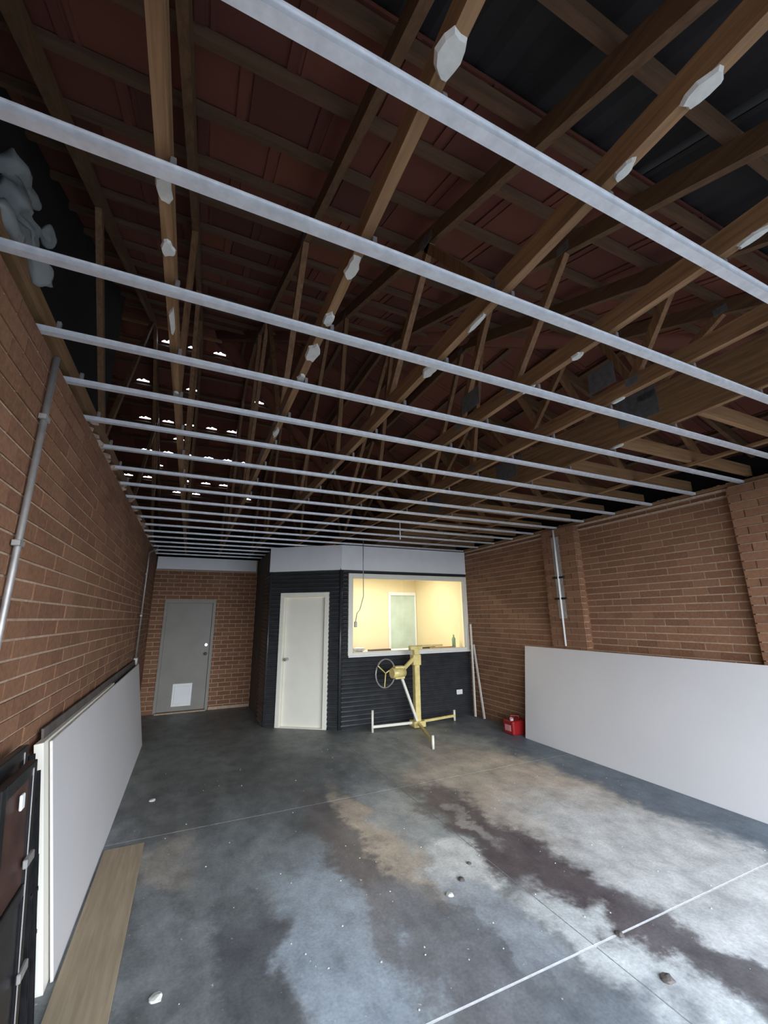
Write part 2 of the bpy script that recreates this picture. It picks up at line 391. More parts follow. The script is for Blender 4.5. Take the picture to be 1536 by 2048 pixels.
# ---------------------------------------------------------------- roof
A0, S0, YR, XH = 3.10, 0.41, 5.0, 5.0     # z = A0 + S0*y up to the ridge at y = 5; hips at x + y = 5 and y - x = 5
ANG = math.atan(S0); CA = math.cos(ANG)
def tile_mesh(name, w, L):
    bm = bmesh.new()   # local: x across, y up the slope, underside at z=0
    add_box(bm, (-w / 2, -L / 2, 0.0), (w / 2, L / 2, 0.012))
    add_box(bm, (w / 2 - 0.045, -L / 2 + .01, -0.010), (w / 2 - 0.012, L / 2 - .01, 0.0))
    add_box(bm, (-w / 2 + 0.012, -L / 2, -0.007), (-w / 2 + 0.03, L / 2 - .01, 0.0))
    return mesh_of(name, bm, M_tile)
TW, TP = 0.305, 0.318     # tile width, batten pitch measured in plan
T_full = tile_mesh('tile', TW + .006, TP / CA + 0.055)
def broken_tile():
    bm = bmesh.new(); L = TP / CA + 0.055; w = TW + .006
    pl_ = [(-w / 2, L / 2), (-w / 2, -L / 2), (-.10, -L / 2), (-.085, -L / 2 + .075), (-.05, -L / 2 + .082), (-.02, -L / 2 + .10), (.005, -L / 2 + .07), (.03, -L / 2 + .086), (.06, -L / 2 + .064), (.075, -L / 2), (w / 2, -L / 2), (w / 2, L / 2)]
    a = [bm.verts.new((x, y, 0)) for x, y in pl_]; b = [bm.verts.new((x, y, .012)) for x, y in pl_]; n = len(pl_)
    bm.faces.new(a); bm.faces.new(b)
    for i in range(n): bm.faces.new([a[i], a[(i + 1) % n], b[(i + 1) % n], b[i]])
    return mesh_of('tile_broken', bm, M_tile)
T_short = broken_tile()
def slope(name, n0, n1, test, place, battens, special=None):
    r = root(name)
    for row in range(n0, n1):
        for colm in range(-8, 34):
            q = place(row, colm)
            if not test(q[0], q[1]): continue
            short = special and special(row, q[0], q[1])
            tilt = -0.035
            o = inst('tile', T_short if short else T_full, q[:3], r)
            o.rotation_euler = q[3]
            M_ = Matrix.LocRotScale(Vector(q[:3]), None, None) @ q[4] @ Matrix.Rotation(tilt + U(-.004, .004), 4, 'X') @ Matrix.Rotation(U(-.006, .006), 4, 'Z')
            o.matrix_world = M_
    for (a, b, side) in battens:
        obj('batten', beam(a, b, 0.04, 0.035, side), M_batten, r)
    return r
# front slope: tiles start at y = 0.82
Yt = [0.80 + TP * k for k in range(0, 14)]
def pf(row, c_):
    y = 0.80 + TP * (row + .5); x = -1.5 + TW * c_ + (TW / 2 if row % 2 else 0)
    return (x, y, A0 + S0 * y + 0.03, (0, 0, 0), Matrix.Rotation(ANG, 4, 'X'))
SF = Vector((0, 1, S0)).normalized()
bf = [((-1.6, y, A0 + S0 * y), (min(4.8, XH - y + .03), y, A0 + S0 * y), SF) for y in [0.16, 0.48] + Yt]
rf = slope('roof_front', 0, 14, lambda x, y: y < 5.05 and x < XH - y + 0.18 and x > -1.65, pf, bf)
# dark sheets over the front eave
for i in range(8):
    x0 = -1.6 + i * 0.80
    bm = bmesh.new(); nn = 22
    for j in range(nn):
        xa = x0 + 0.83 * j / nn; xb = x0 + 0.83 * (j + 1) / nn; za = 0.009 * math.sin(j * math.pi / 1.5); zb = 0.009 * math.sin((j + 1) * math.pi / 1.5)
        y0, y1 = -1.1, 1.05; o_ = 0.062 + .009 * (i % 2)
        v = [bm.verts.new((x, y, A0 + S0 * y + o_ + dz)) for x, y, dz in ((xa, y0, za), (xb, y0, zb), (xb, y1, zb), (xa, y1, za))]
        bm.faces.new(v)
    ge = bmesh.ops.extrude_face_region(bm, geom=list(bm.faces))
    bmesh.ops.translate(bm, verts=[g for g in ge['geom'] if isinstance(g, bmesh.types.BMVert)], vec=(0, 0, .006))
    obj('roof_sheet', bm, M_sark, rf)
# back slope with slipped tiles that let daylight in
def pb(row, c_):
    y = YR + TP * (row + .5); x = -1.5 + TW * c_ + (TW / 2 if row % 2 else 0)
    return (x, y, A0 + S0 * (2 * YR - y) + 0.03, (0, 0, 0), Matrix.Rotation(math.pi, 4, 'Z') @ Matrix.Rotation(ANG, 4, 'X'))
random.seed(21)
def slip(row, x, y):
    return x < 0.9 and row in (0, 2, 4, 5, 6, 7, 8, 9) and R() < (0.75 if row % 2 == 0 else 0.3)
SB = Vector((0, -1, S0)).normalized()
bb = [((-1.6, y, A0 + S0 * (2 * YR - y)), (min(4.8, y - YR + .03) if y > YR else 0, y, A0 + S0 * (2 * YR - y)), SB) for y in [YR + TP * k for k in range(1, 14)]]
rb = slope('roof_back', 0, 14, lambda x, y: y > 4.9 and x < y - YR + 0.18 and x > -1.65, pb, bb, slip)
# right-hand hip slope
def ph(row, c_):
    x = TP * (row + .5) ; y = -1.0 + TW * c_ + (TW / 2 if row % 2 else 0)
    return (x, y, A0 + S0 * (XH - x) + 0.03, (0, 0, 0), Matrix.Rotation(math.pi / 2, 4, 'Z') @ Matrix.Rotation(ANG, 4, 'X'))
SH = Vector((-1, 0, S0)).normalized()
bh = []
for k in range(1, 16):
    x = TP * k
    bh.append(((x, max(XH - x, -.5), A0 + S0 * (XH - x)), (x, min(XH + x, 9.5), A0 + S0 * (XH - x)), SH))
rh = slope('roof_hip', 0, 16, lambda x, y: XH - x - .18 < y < XH + x + .18 and -0.2 < y < 9.6, ph, bh)
# ridge and hip caps close the top
obj('ridge_board', beam((-1.6, YR, A0 + S0 * YR - .02), (0.05, YR, A0 + S0 * YR - .02), .03, .16, Vector((0, 1, 0))), M_pinex, rf)
obj('hip_rafter', beam((0, 5, A0 + S0 * 5 - .03), (4.8, .2, A0 + S0 * .2 - .03), .035, .07, Vector((1, 1, 0))), M_raftx, rh)
obj('hip_rafter', beam((0, 5, A0 + S0 * 5 - .03), (4.3, 9.3, A0 + S0 * .7 - .03), .035, .07, Vector((1, -1, 0))), M_raftx, rh)
bm = bmesh.new()
add_tube(bm, [(-1.6, YR, A0 + S0 * YR + .05), (0.1, YR, A0 + S0 * YR + .05)], .13, 8)
add_tube(bm, [(0, 5, A0 + S0 * 5 + .05), (5, 0, A0 + .05)], .12, 8)
add_tube(bm, [(0, 5, A0 + S0 * 5 + .05), (4.6, 9.6, A0 + S0 * .4 + .05)], .12, 8)
obj('ridge_cap', bm, M_tile, rf)

# ---------------------------------------------------------------- roof trusses
ZC = 2.88; CH = 0.09; TT = 0.035
def zf(y): return A0 + S0 * y - 0.07          # centre line of the rafters
PL = mesh_of('nail_plate', bevel(box((-.0015, .0015, -.07, .07, -.035, .035)), .001), M_plate)
def truss(x, label, webs, daubs=(), plates=(), deep=CH, group='roof trusses', knee=True):
    t = thing('roof_truss', label, 'truss', group, (x, 0, 0))
    ch = obj('bottom_chord', beam((0, -0.6, ZC + deep / 2), (0, 9.2, ZC + deep / 2), TT, deep), M_pine, t)
    k = max(x, 0) if knee else 0
    yk0, yk1 = YR - k, YR + k
    obj('top_chord', beam((0, -0.62, zf(-0.62)), (0, yk0, zf(yk0)), TT, 0.09), M_rafter, t)
    obj('top_chord', beam((0, min(yk1, 9.1), zf(2 * YR - min(yk1, 9.1))), (0, 9.2, zf(2 * YR - 9.2)), TT, 0.09), M_rafter, t)
    if k > .1: obj('flat_chord', beam((0, yk0, zf(yk0) - .01), (0, min(yk1, 9.1), zf(yk0) - .01), TT, 0.09), M_rafter, t)
    def ztop(y):
        if y < yk0: return zf(y)
        if y > yk1: return zf(2 * YR - y)
        return zf(yk0)
    for (yt, yb) in webs:
        obj('web', beam((0.0, yt, ztop(yt) - .03), (0.0, yb, ZC + deep - .02), TT * .98, 0.048), M_pinez, t)
        inst('nail_plate', PL, (-.019, yb, ZC + deep - .03), t, scale=(1, .55, .7)); inst('nail_plate', PL, (-.019, yt, ztop(yt) - .02), t, scale=(1, .55, .7))
    for (y, ln, wd_, seed) in daubs:
        rr = random.Random(seed); bm = bmesh.new(); n = 12; ring = []
        for i in range(n):
            a = 2 * math.pi * i / n; q = rr.uniform(.72, 1.15)
            ring.append((wd_ * q * math.cos(a), y + ln * q * math.sin(a)))
        lo = [bm.verts.new((p[0], p[1], ZC + .001)) for p in ring]; hi = [bm.verts.new((p[0] * .8, y + (p[1] - y) * .85, ZC - .010)) for p in ring]
        bm.faces.new(hi); bm.faces.new(lo)
        for i in range(n): bm.faces.new([lo[i], lo[(i + 1) % n], hi[(i + 1) % n], hi[i]])
        obj('adhesive_daub', bm, M_daub, ch, label='white dried adhesive')
    for (y, z, w_, h_) in plates:
        o = inst('nail_plate', PL, (-.019, y, z), t, scale=(1, w_ / .14, h_ / .07))
    return t
G1 = [(1.98, 2.5), (3.5, 2.6), (3.55, 4.5), (4.15, 4.7), (5.8, 6.75), (6.4, 4.9), (7.9, 7.0), (8.0, 8.6)]
truss(-0.70, 'roof truss standing on top of the left brick wall', [(2.4, 3.35), (4.78, 3.4), (5.15, 7.9), (6.6, 7.7), (6.4, 5.2)], knee=False)
truss(-0.185, 'first roof truss right of the left wall, its rafter seen right beside its lower beam', [(2.3, 2.5), (3.3, 4.6), (4.2, 5.0), (5.9, 7.0), (7.9, 7.1)],
      ((1.12, .055, .024, 1), (1.345, .04, .022, 2), (1.74, .10, .013, 3), (2.4, .05, .02, 12)), knee=False)
truss(0.42, 'roof truss with the largest white adhesive daub, second from the left wall', G1,
      ((0.53, .055, .036, 4), (1.165, .055, .026, 5), (1.46, .05, .022, 6), (1.71, .085, .040, 7), (1.95, .05, .022, 8), (2.67, .09, .02, 9)))
truss(1.01, 'roof truss with a long daub in the top right corner, third from the left wall', [(1.545, 2.12), (1.6, 1.1), (2.95, 3.15), (3.5, 4.5), (5.5, 4.6), (5.9, 6.8), (7.4, 6.9), (8, 8.6)],
      ((0.325, .052, .028, 10), (0.53, .035, .020, 11), (1.22, .07, .017, 13), (1.62, .06, .034, 14), (3.3, .08, .014, 15)))
truss(1.61, 'fourth roof truss from the left wall, with two close upright webs', [(1.2, 1.66), (1.75, 2.2), (3.26, 3.65), (3.3, 4.6), (5.6, 4.7), (6.6, 7.0), (8, 7.1)],
      ((1.215, .04, .024, 16), (1.55, .06, .014, 18), (.49, .06, .018, 17)), ((2.05, 3.06, .2, .13),))
truss(2.19, 'fifth roof truss from the left wall, daubed with adhesive near its grey plate', [(1.0, 1.32), (2.6, 2.85), (2.9, 3.6), (5.1, 3.7), (5.1, 6.4), (7.2, 6.5)],
      ((1.43, .05, .016, 18), (0.65, .05, .02, 19)), ((1.5, 3.06, .18, .14),))
g = truss(2.82, 'deep girder truss on the right with large grey nail plates', [(1.1, 1.6), (1.9, 1.65), (2.2, 2.9), (3.6, 3.0), (3.6, 4.6), (6.0, 4.7), (6.4, 7.6)],
      ((1.9, .06, .016, 20),), ((1.70, 3.10, .30, .22), (3.1, 3.08, .3, .2), (4.5, 3.08, .3, .2)), deep=0.30, group='roof trusses')
# short joists from the girder across to the right wall
jy = [0.74, 1.34, 1.90, 2.42, 2.93, 3.45, 3.97, 4.5, 5.05, 5.6, 6.15, 6.75, 7.35, 7.95, 8.5]
ords = ['first', 'second', 'third', 'fourth', 'fifth', 'sixth', 'seventh', 'eighth', 'ninth', 'tenth', 'eleventh', 'twelfth', 'thirteenth', 'fourteenth', 'fifteenth', 'sixteenth', 'seventeenth', 'eighteenth', 'nineteenth', 'twentieth']
for i, y in enumerate(jy):
    t = thing('jack_truss', f'{ords[i]} short pine joist between girder truss and right wall, counted from the doorway end', 'joist', 'short joists along the right wall', (2.84, y, 0))
    obj('bottom_chord', beam((0.0, 0, ZC + .052), (1.80, 0, ZC + .052), .035, .10, Vector((0, 1, 0))), M_pinex, t)
    # rafter following whichever slope is above
    xh = XH - y if y < YR else y - YR
    xs0 = max(2.84, xh)
    if xs0 < 4.5:
        z0 = A0 + S0 * (XH - xs0) - .07; z1 = A0 + S0 * (XH - 4.75) - .07
        obj('top_chord', beam((xs0 - 2.84, 0, z0), (1.95, 0, z1), .035, .09, Vector((0, 1, 0))), M_raftx, t)
        obj('web', beam((xs0 - 2.84 + .05, 0, z0 - .04), (min(1.6, xs0 - 2.84 + .75), 0, ZC + .09), .033, .07, Vector((0, 1, 0))), M_pinez, t)
tag(obj('ceiling_runner', beam((3.73, -0.6, 2.867), (3.73, 8.9, 2.867), .04, .022), M_pine), 'long pale timber runner nailed under the short joists near the right wall', 'runner')

# ---------------------------------------------------------------- furring channels
def channel_mesh():
    bm = bmesh.new(); x0, x1 = -0.80, XR - .06
    prof = [(-.032, .020), (-.025, .020), (-.021, 0), (.021, 0), (.025, .020), (.032, .020), (.032, .0212), (.0235, .0212), (.0198, .0012), (-.0198, .0012), (-.0235, .0212), (-.032, .0212)]
    a = [bm.verts.new((x0, p[0] * 0.75, p[1])) for p in prof]; b = [bm.verts.new((x1, p[0] * 0.75, p[1])) for p in prof]
    n = len(prof)
    for i in range(n): bm.faces.new([a[i], a[(i + 1) % n], b[(i + 1) % n], b[i]])
    bm.faces.new(a); bm.faces.new(b[::-1])
    return mesh_of('furring_channel', bm, M_galv)
CM = channel_mesh()
cyl = [0.60, 1.03, 1.50, 1.95, 2.37, 2.82, 3.28, 3.73, 4.18, 4.63, 5.08, 5.53, 5.98, 6.43, 6.88, 7.33, 7.78, 8.23, 8.68]
clip = mesh_of('channel_clip', bevel(box((-.008, .008, -.010, .010, 0, .045)), .002), M_steel)
for i, y in enumerate(cyl):
    o = inst('furring_channel', CM, (0, y, ZW + .002))
    if y > 6.40:     # these stop short of the office bulkhead
        o.scale = (1.0, 1, 1)
    tag(o, f'{ords[i]} galvanised ceiling channel counted from the doorway end' if i else 'galvanised ceiling channel nearest the camera, crossing the top of the picture', 'ceiling channel', 'galvanised ceiling channels')
    for cx in (-.70 + .05, -.185, .42, 1.01, 1.61, 2.19, 2.82):
        if i < 9: inst('clip', clip, (cx + .027, 0, .019), o)

# ---------------------------------------------------------------- loose insulation on the left wall top
bm = bmesh.new(); rr = random.Random(5)
def lobe(c, r, n=3):
    bmesh.ops.create_icosphere(bm, subdivisions=n, radius=1, matrix=Matrix.Translation(c) @ Matrix.Diagonal((*r, 1)))
lobe((-.73, 1.60, 3.22), (.04, .055, .085)); lobe((-.715, 1.60, 3.12), (.045, .06, .10)); lobe((-.69, 1.68, 3.04), (.045, .085, .08)); lobe((-.665, 1.78, 2.985), (.04, .09, .045))
lobe((-.675, 1.775, 3.15), (.03, .04, .035)); lobe((-.72, 1.70, 3.26), (.03, .05, .04)); lobe((-.70, 1.58, 2.97), (.05, .12, .05))
from mathutils import noise as mn
for v in bm.verts:
    n_ = mn.noise(v.co * 14) * .03 + mn.noise(v.co * 34) * .014
    v.co += v.co.normalized() * 0 + Vector((n_, mn.noise(v.co * 15 + Vector((5, 0, 0))) * .035, mn.noise(v.co * 16 + Vector((0, 9, 0))) * .035))
for f in bm.faces: f.smooth = True
tag(obj('insulation_batt', bm, M_copper), 'crumpled off-white insulation stuffed on top of the left brick wall', 'insulation')

# ---------------------------------------------------------------- the black-clad office
P0 = Vector((1.20, 7.22, 0)); P1 = Vector((2.20, 6.50, 0)); YO = 6.50
dirA = (P1 - P0).normalized(); LA = (P1 - P0).length
nA = Vector((dirA.y, -dirA.x, 0))        # outward (towards the camera)
MA = Matrix((dirA, -nA, Vector((0, 0, 1)))).transposed().to_4x4(); MA.translation = P0     # local: x along, y inward, z up
MF = Matrix.Translation((2.20, YO, 0))
MS = Matrix((Vector((0, -1, 0)), Vector((1, 0, 0)), Vector((0, 0, 1)))).transposed().to_4x4(); MS.translation = Vector((1.20, 9.0, 0))
def rects(name, M, rs, mat, depth=(0, .09), parent=None, **kw):
    bm = bmesh.new()
    for (u0, u1, z0, z1) in rs: add_box(bm, (u0, depth[0], z0), (u1, depth[1], z1), M)
    return obj(name, bm, mat, parent, **kw)
PITCHC = 0.066
def cladding(M, rs, parent):
    for (u0, u1, z0, z1) in rs:
        bm = bmesh.new(); prev = None; z = z0; k0 = int(math.floor(z0 / PITCHC)) * 3
        pts = []
        zz = math.floor(z0 / PITCHC) * PITCHC
        while zz < z1 + PITCHC:
            for dz, dy in ((0, -.024), (.012, -.027), (.022, -.020), (.040, -.004), (.054, 0), (.062, -.008)):
                q = zz + dz
                if z0 <= q <= z1: pts.append((q, dy))
            zz += PITCHC
        pts = [(z0, -.008)] + pts + [(z1, -.008)]
        for (q, dy) in pts:
            a = bm.verts.new(M @ Vector((u0, dy, q))); b = bm.verts.new(M @ Vector((u1, dy, q)))
            if prev: bm.faces.new([prev[0], prev[1], b, a])
            prev = (a, b)
        obj('cladding', bm, M_black, parent)
WX0, WX1, WZ0, WZ1 = 0.15, 2.43, 1.08, 2.32       # window opening along the front wall (local u)
of = rects('wall_office_front', MF, ((0, WX0, 0, 2.80), (WX1, 2.45, 0, 2.80), (WX0, WX1, 0, WZ0), (WX0, WX1, WZ1, 2.80)), M_black, (0, .09), kind='structure')
cladding(MF, ((0.03, WX0 - .03, 0, 2.42), (WX0 - .03, 2.45, 0, WZ0 - .03), (WX0 - .03, 2.45, WZ1 + .03, 2.42)), of)
DU0, DU1, DZ = 0.235, 1.005, 2.0
oa = rects('wall_office_door', MA, ((0, DU0, 0, 2.80), (DU1, LA, 0, 2.80), (DU0, DU1, DZ, 2.80)), M_black, (0, .09), kind='structure')
cladding(MA, ((0.02, DU0 - .03, 0, 2.40), (DU1 + .03, LA - .02, 0, 2.40), (DU0 - .03, DU1 + .03, DZ + .04, 2.40)), oa)
os_ = rects('wall_office_side', MS, ((0, 1.78, 0, 2.80),), M_dark, (0, .09), kind='structure')
cladding(MS, ((1.2, 1.76, 0, 2.40),), os_)
# corner flashings and the white bulkhead band
obj('trim_3', tube([(2.195, YO - .012, 0), (2.195, YO - .012, 2.42)], .026, 6), M_black, kind='structure')
obj('trim_4', tube([(1.197, 7.215, 0), (1.197, 7.215, 2.42)], .02, 6), M_black, kind='structure')
rects('trim_5', MF, ((-.008, 2.44, 2.42, 2.812),), M_white, (-.035, -.003), kind='structure')
rects('trim_6', MA, ((-.02, LA + .01, 2.40, 2.812),), M_white, (-.035, -.003), kind='structure')
rects('trim_7', MF, ((-.012, 2.44, 2.40, 2.425),), M_white, (-.045, -.033), kind='structure')
obj('trim_8', box((XL + .03, 1.16, 8.86, 8.995, 2.57, 2.80)), M_white, kind='structure')
# office inside
off = root('wall_office_inside')
obj('lining', box((1.5, 4.64, 8.42, 8.50, 0, 2.7)), M_yelwall, off)
obj('lining', box((4.62, 4.645, 6.6, 8.42, 0, 2.7)), M_yelwall, off)
obj('lining', box((1.32, 1.36, 7.25, 8.42, 0, 2.7)), M_yelwall, off)
obj('lining', box((1.34, 4.64, 7.25, 8.5, 2.66, 2.70), (2.3, 4.64, 6.6, 7.25, 2.66, 2.70)), M_white, off)
# framed opening on the inner wall of the office
w2 = root('window_2')
obj('window_frame', bevel(box((3.93, 3.98, 8.36, 8.41, 0.9, 2.17), (4.58, 4.61, 8.36, 8.41, 0.9, 2.17), (3.98, 4.58, 8.36, 8.41, 2.10, 2.17), (3.98, 4.58, 8.36, 8.41, .9, .94)), .004), M_white, w2)
obj('pane', box((3.98, 4.58, 8.385, 8.40, .94, 2.10)), M_frost, w2)
# main office window
w1 = root('window_1')
fw = .05
for nm, (a, b, c_, d) in (('window_frame', (WX0 - .03, WX0 + fw, WZ0 - .03, WZ1 + .03)), ('window_frame', (WX1 - fw, WX1 + .015, WZ0 - .03, WZ1 + .03)),
                        ('window_frame', (WX0 + fw, WX1 - fw, WZ1 - fw, WZ1 + .03)), ('window_frame', (WX0 + fw, WX1 - fw, WZ0 - .03, WZ0 + .02))):
    bm = bmesh.new(); add_box(bm, (a, -.035, c_), (b, .06, d), MF); bevel(bm, .004); obj(nm, bm, M_cream, w1)
bm = bmesh.new(); add_box(bm, (WX0 - .03, -.06, WZ0 - .05), (WX1 + .015, -.03, WZ0 - .025), MF); obj('window_sill', bm, M_white, w1)
bm = bmesh.new(); add_box(bm, (WX0 + fw, .028, WZ0 + .02), (WX1 - fw, .034, WZ1 - fw), MF); obj('pane', bm, M_glass, w1)
# bench behind the glass and what lies on it
bench = thing('workbench', 'pale bench running along the inside of the office window', 'bench', None, (3.4, 6.85, 0))
obj('bench_top', box((-1.12, 1.2, -.24, .22, 1.04, 1.08)), M_cream, bench)
for s in (-1.05, 1.1):
    for q in (-.2, .17): obj('leg', box((s, s + .05, q, q + .05, 0, 1.04)), M_cream, bench)
def lay(name, a, b, mat, label, cat, rot=0):
    bm = box((-a / 2, a / 2, -b[0] / 2, b[0] / 2, 0, b[1])); bevel(bm, .004)
    o = obj(name, bm, mat); return tag(o, label, cat)
o = lay('timber_offcut', .42, (.09, .03), M_brownpanel, 'brown timber offcut on the bench at the left of the window', 'timber'); o.location = (3.0, 6.78, 1.081); o.rotation_euler = (0, 0, .12)
o = lay('timber_offcut', .34, (.10, .05), M_brownpanel, 'dark board stacked on the bench right of the yellow post', 'timber'); o.location = (3.95, 6.85, 1.081); o.rotation_euler = (0, 0, -.1)
o = lay('timber_offcut', .50, (.07, .025), M_pinex, 'thin light batten on the bench near the right end of the window', 'timber'); o.location = (4.22, 6.72, 1.081); o.rotation_euler = (0, 0, .05)
bm = bmesh.new()
for p, r_ in (((0, 0, .04), (.10, .06, .04)), ((.09, .01, .035), (.06, .05, .035)), ((-.08, .0, .03), (.05, .05, .03))):
    bmesh.ops.create_icosphere(bm, subdivisions=2, radius=1, matrix=Matrix.Translation(p) @ Matrix.Diagonal((*r_, 1)))
for v in bm.verts: v.co += Vector((1, 1, .4)) * mn.noise(v.co * 30) * .02; v.co.z = max(v.co.z, 0)
o = tag(obj('rag_bundle', bm, M_steel), 'grey crumpled bundle on the bench at the window\'s lower left corner', 'rag'); o.location = (2.58, 6.76, 1.081)
o = obj('spray_bottle', tube([(0, 0, 0), (0, 0, .16), (0, 0, .19), (0, 0, .23)], [.035, .035, .015, .014], 12), simple('green_plastic', (.2, .3, .2), .4))
tag(o, 'greenish bottle on the bench in the right corner of the window', 'bottle'); o.location = (4.50, 6.76, 1.081)

# office door
d1 = root('door_1')
def mbox(M, a, b, bev=0.0):
    bm = bmesh.new(); add_box(bm, a, b, M)
    if bev: bevel(bm, bev)
    return bm
obj('door_frame', mbox(MA, (DU0 - .035, -.035, 0), (DU0 + .035, .10, DZ + .045), .003), M_cream, d1)
obj('door_frame', mbox(MA, (DU1 - .035, -.035, 0), (DU1 + .035, .10, DZ + .045), .003), M_cream, d1)
obj('door_frame', mbox(MA, (DU0 + .035, -.035, DZ - .025), (DU1 - .035, .10, DZ + .045), .003), M_cream, d1)
lf = obj('door_leaf', mbox(MA, (DU0 + .04, .03, .012), (DU1 - .04, .07, DZ - .03), .002), M_cream, d1)
hx = DU0 + .10
bm = bmesh.new(); add_tube(bm, [MA @ Vector((hx, .03, 1.0)), MA @ Vector((hx, -.025, 1.0))], [.026, .012], 10)
bmesh.ops.create_uvsphere(bm, u_segments=12, v_segments=8, radius=.028, matrix=Matrix.Translation(MA @ Vector((hx, -.04, 1.0))))
obj('door_knob', bm, M_chrome, lf)
obj('threshold', mbox(MA, (DU0, -.03, 0), (DU1, .09, .012), .002), M_cream, d1)

# back door: grey leaf with a white flap
d2 = root('door_2')
obj('door_frame', box((-.45, -.40, 8.97, 9.08, 0, 2.0)), M_grey, d2)
obj('door_frame', box((.40, .45, 8.97, 9.08, 0, 2.0)), M_grey, d2)
obj('door_frame', box((-.40, .40, 8.97, 9.08, 1.94, 2.0)), M_grey, d2)
dl = obj('door_leaf', bevel(box((-.40, .395, 9.0, 9.045, .02, 1.94)), .003), M_grey, d2)
fp = obj('pet_flap', bevel(box((-.17, .16, 8.982, 9.0, .10, .49)), .006), M_white, dl)
obj('flap_panel', bevel(box((-.135, .125, 8.972, 8.983, .14, .45)), .004), M_white, fp)
bm = tube([(.335, 9.0, 1.0), (.335, 8.95, 1.0)], .022, 10); bmesh.ops.create_uvsphere(bm, u_segments=12, v_segments=8, radius=.03, matrix=Matrix.Translation((.335, 8.94, 1.0)))
obj('door_knob', bm, M_chrome, dl)
obj('dead_bolt', tube([(.335, 9.0, 1.16), (.335, 8.975, 1.16)], .026, 12), M_chrome, dl)
obj('threshold', box((-.42, .42, 8.90, 8.965, 0, .02)), M_mortar, d2)
obj('baseboard_back', box((.46, 1.19, 8.955, 8.99, 0, .05)), M_mortar, kind='structure')

# power outlet on the cladding
ot = thing('power_outlet', 'white power outlet on the black cladding under the right end of the window', 'outlet', None, (4.38, YO - .016, .37))
obj('face_plate', bevel(box((-.06, .06, -.012, .0, -.04, .04)), .003), M_white, ot)
for s in (-.03, .03): obj('socket', bevel(box((s - .012, s + .012, -.016, -.011, -.014, .014)), .001), M_cream, ot)

# ---------------------------------------------------------------- conduits
def pipe(name, pts, r, mat, label, clips, cdir, box_at=None):
    x, y, z = pts[-1]; t = thing(name, label, 'conduit', None, (x, y, 0))
    loc = lambda p: (p[0] - x, p[1] - y, p[2])
    obj('tube', tube([loc(p) for p in pts], r, 10), mat, t)
    for cz in clips:
        q = loc((pts[-1][0], pts[-1][1], cz))
        obj('saddle', bevel(box((q[0] - .014 if cdir == 'x' else q[0] - .03, q[0] + .014 if cdir == 'x' else q[0] + .03,
                                 q[1] - .03 if cdir == 'x' else q[1] - .014, q[1] + .03 if cdir == 'x' else q[1] + .014, cz - .012, cz + .012)), .002), mat, t)
    if box_at is not None:
        q = loc((pts[-1][0], pts[-1][1], box_at))
        obj('junction_box', bevel(box((q[0] - .022, q[0] + .03, q[1] - .04, q[1] + .04, box_at - .05, box_at + .05)), .006), mat, t)
    return t
pipe('conduit', [(-.655, 2.10, 2.80), (-.655, 2.10, 1.6), (-.655, 2.10, 0.0)], .013, M_steel, 'grey metal conduit running down the left brick wall near the camera', (2.5, 1.95, 1.35, .6), 'x')
pipe('conduit', [(-.60, 7.95, 2.83), (-.645, 7.1, 2.62), (-.645, 7.1, 2.5), (-.645, 7.1, 1.12)], .012, M_steel, 'thin grey conduit with a bent top at the far end of the left wall', (2.3, 1.7), 'x', 1.07)
pp = pipe('conduit', [(4.525, 4.18, 2.80), (4.525, 4.18, 2.0), (4.525, 4.18, 1.25)], .012, M_white, 'pale conduit on the brick pier of the right wall', (), 'x')
for z in (1.86, 2.14):
    obj('bracket', bevel(box((-.002, .014, -.10, .10, z - .014, z + .014)), .002), M_blk, pp)
obj('backing_strip', box((.006, .0165, -.06, .06, 1.6, 2.7)), M_steel, pp)

# ---------------------------------------------------------------- sheets leaning on the walls
def leaning(name, label, y0, y1, xb, xt, z1, th, mat, cat, sgn, group=None, edge=None):
    """sheet on edge: bottom at xb, top at xt; sgn = +1 if its thickness goes towards +x"""
    t = thing(name, label, cat, group, (xb, y0, 0)); bm = bmesh.new()
    L = y1 - y0; v = Vector((xt - xb, 0, z1)); n = Vector((z1, 0, -(xt - xb))).normalized() * sgn
    M = Matrix((Vector((0, 1, 0)), n, v.normalized())).transposed().to_4x4()
    add_box(bm, (0, 0, 0), (L, th, v.length), M); bevel(bm, .0015)
    obj('sheet', bm, mat, t)
    if edge:
        bm = bmesh.new(); add_box(bm, (-.002, .001, .002), (.0, th - .001, v.length - .002), M); add_box(bm, (0, .001, v.length), (L, th - .001, v.length + .0015), M)
        obj('edge_paper', bm, edge, t)
    return t
leaning('plasterboard_sheet', 'long pale plasterboard sheet leaning along the left wall', 2.86, 6.98, -.425, -.585, 1.045, .013, M_wallpl, 'plasterboard', -1, None, M_pbedge)
leaning('door_slab', 'cream-edged board standing directly behind the left plasterboard sheet', 2.79, 5.0, -.447, -.607, 1.055, .040, M_cream, 'board', -1)
leaning('backing_board', 'thin dark board behind the cream-edged board on the left wall', 2.9, 7.0, -.505, -.640, 1.10, .012, M_dark, 'board', -1)
leaning('plasterboard_sheet', 'large pale plasterboard sheet leaning on the right wall', 1.35, 4.93, 4.38, 4.515, 1.21, .013, M_wallpl, 'plasterboard', 1, None, M_pbedge)

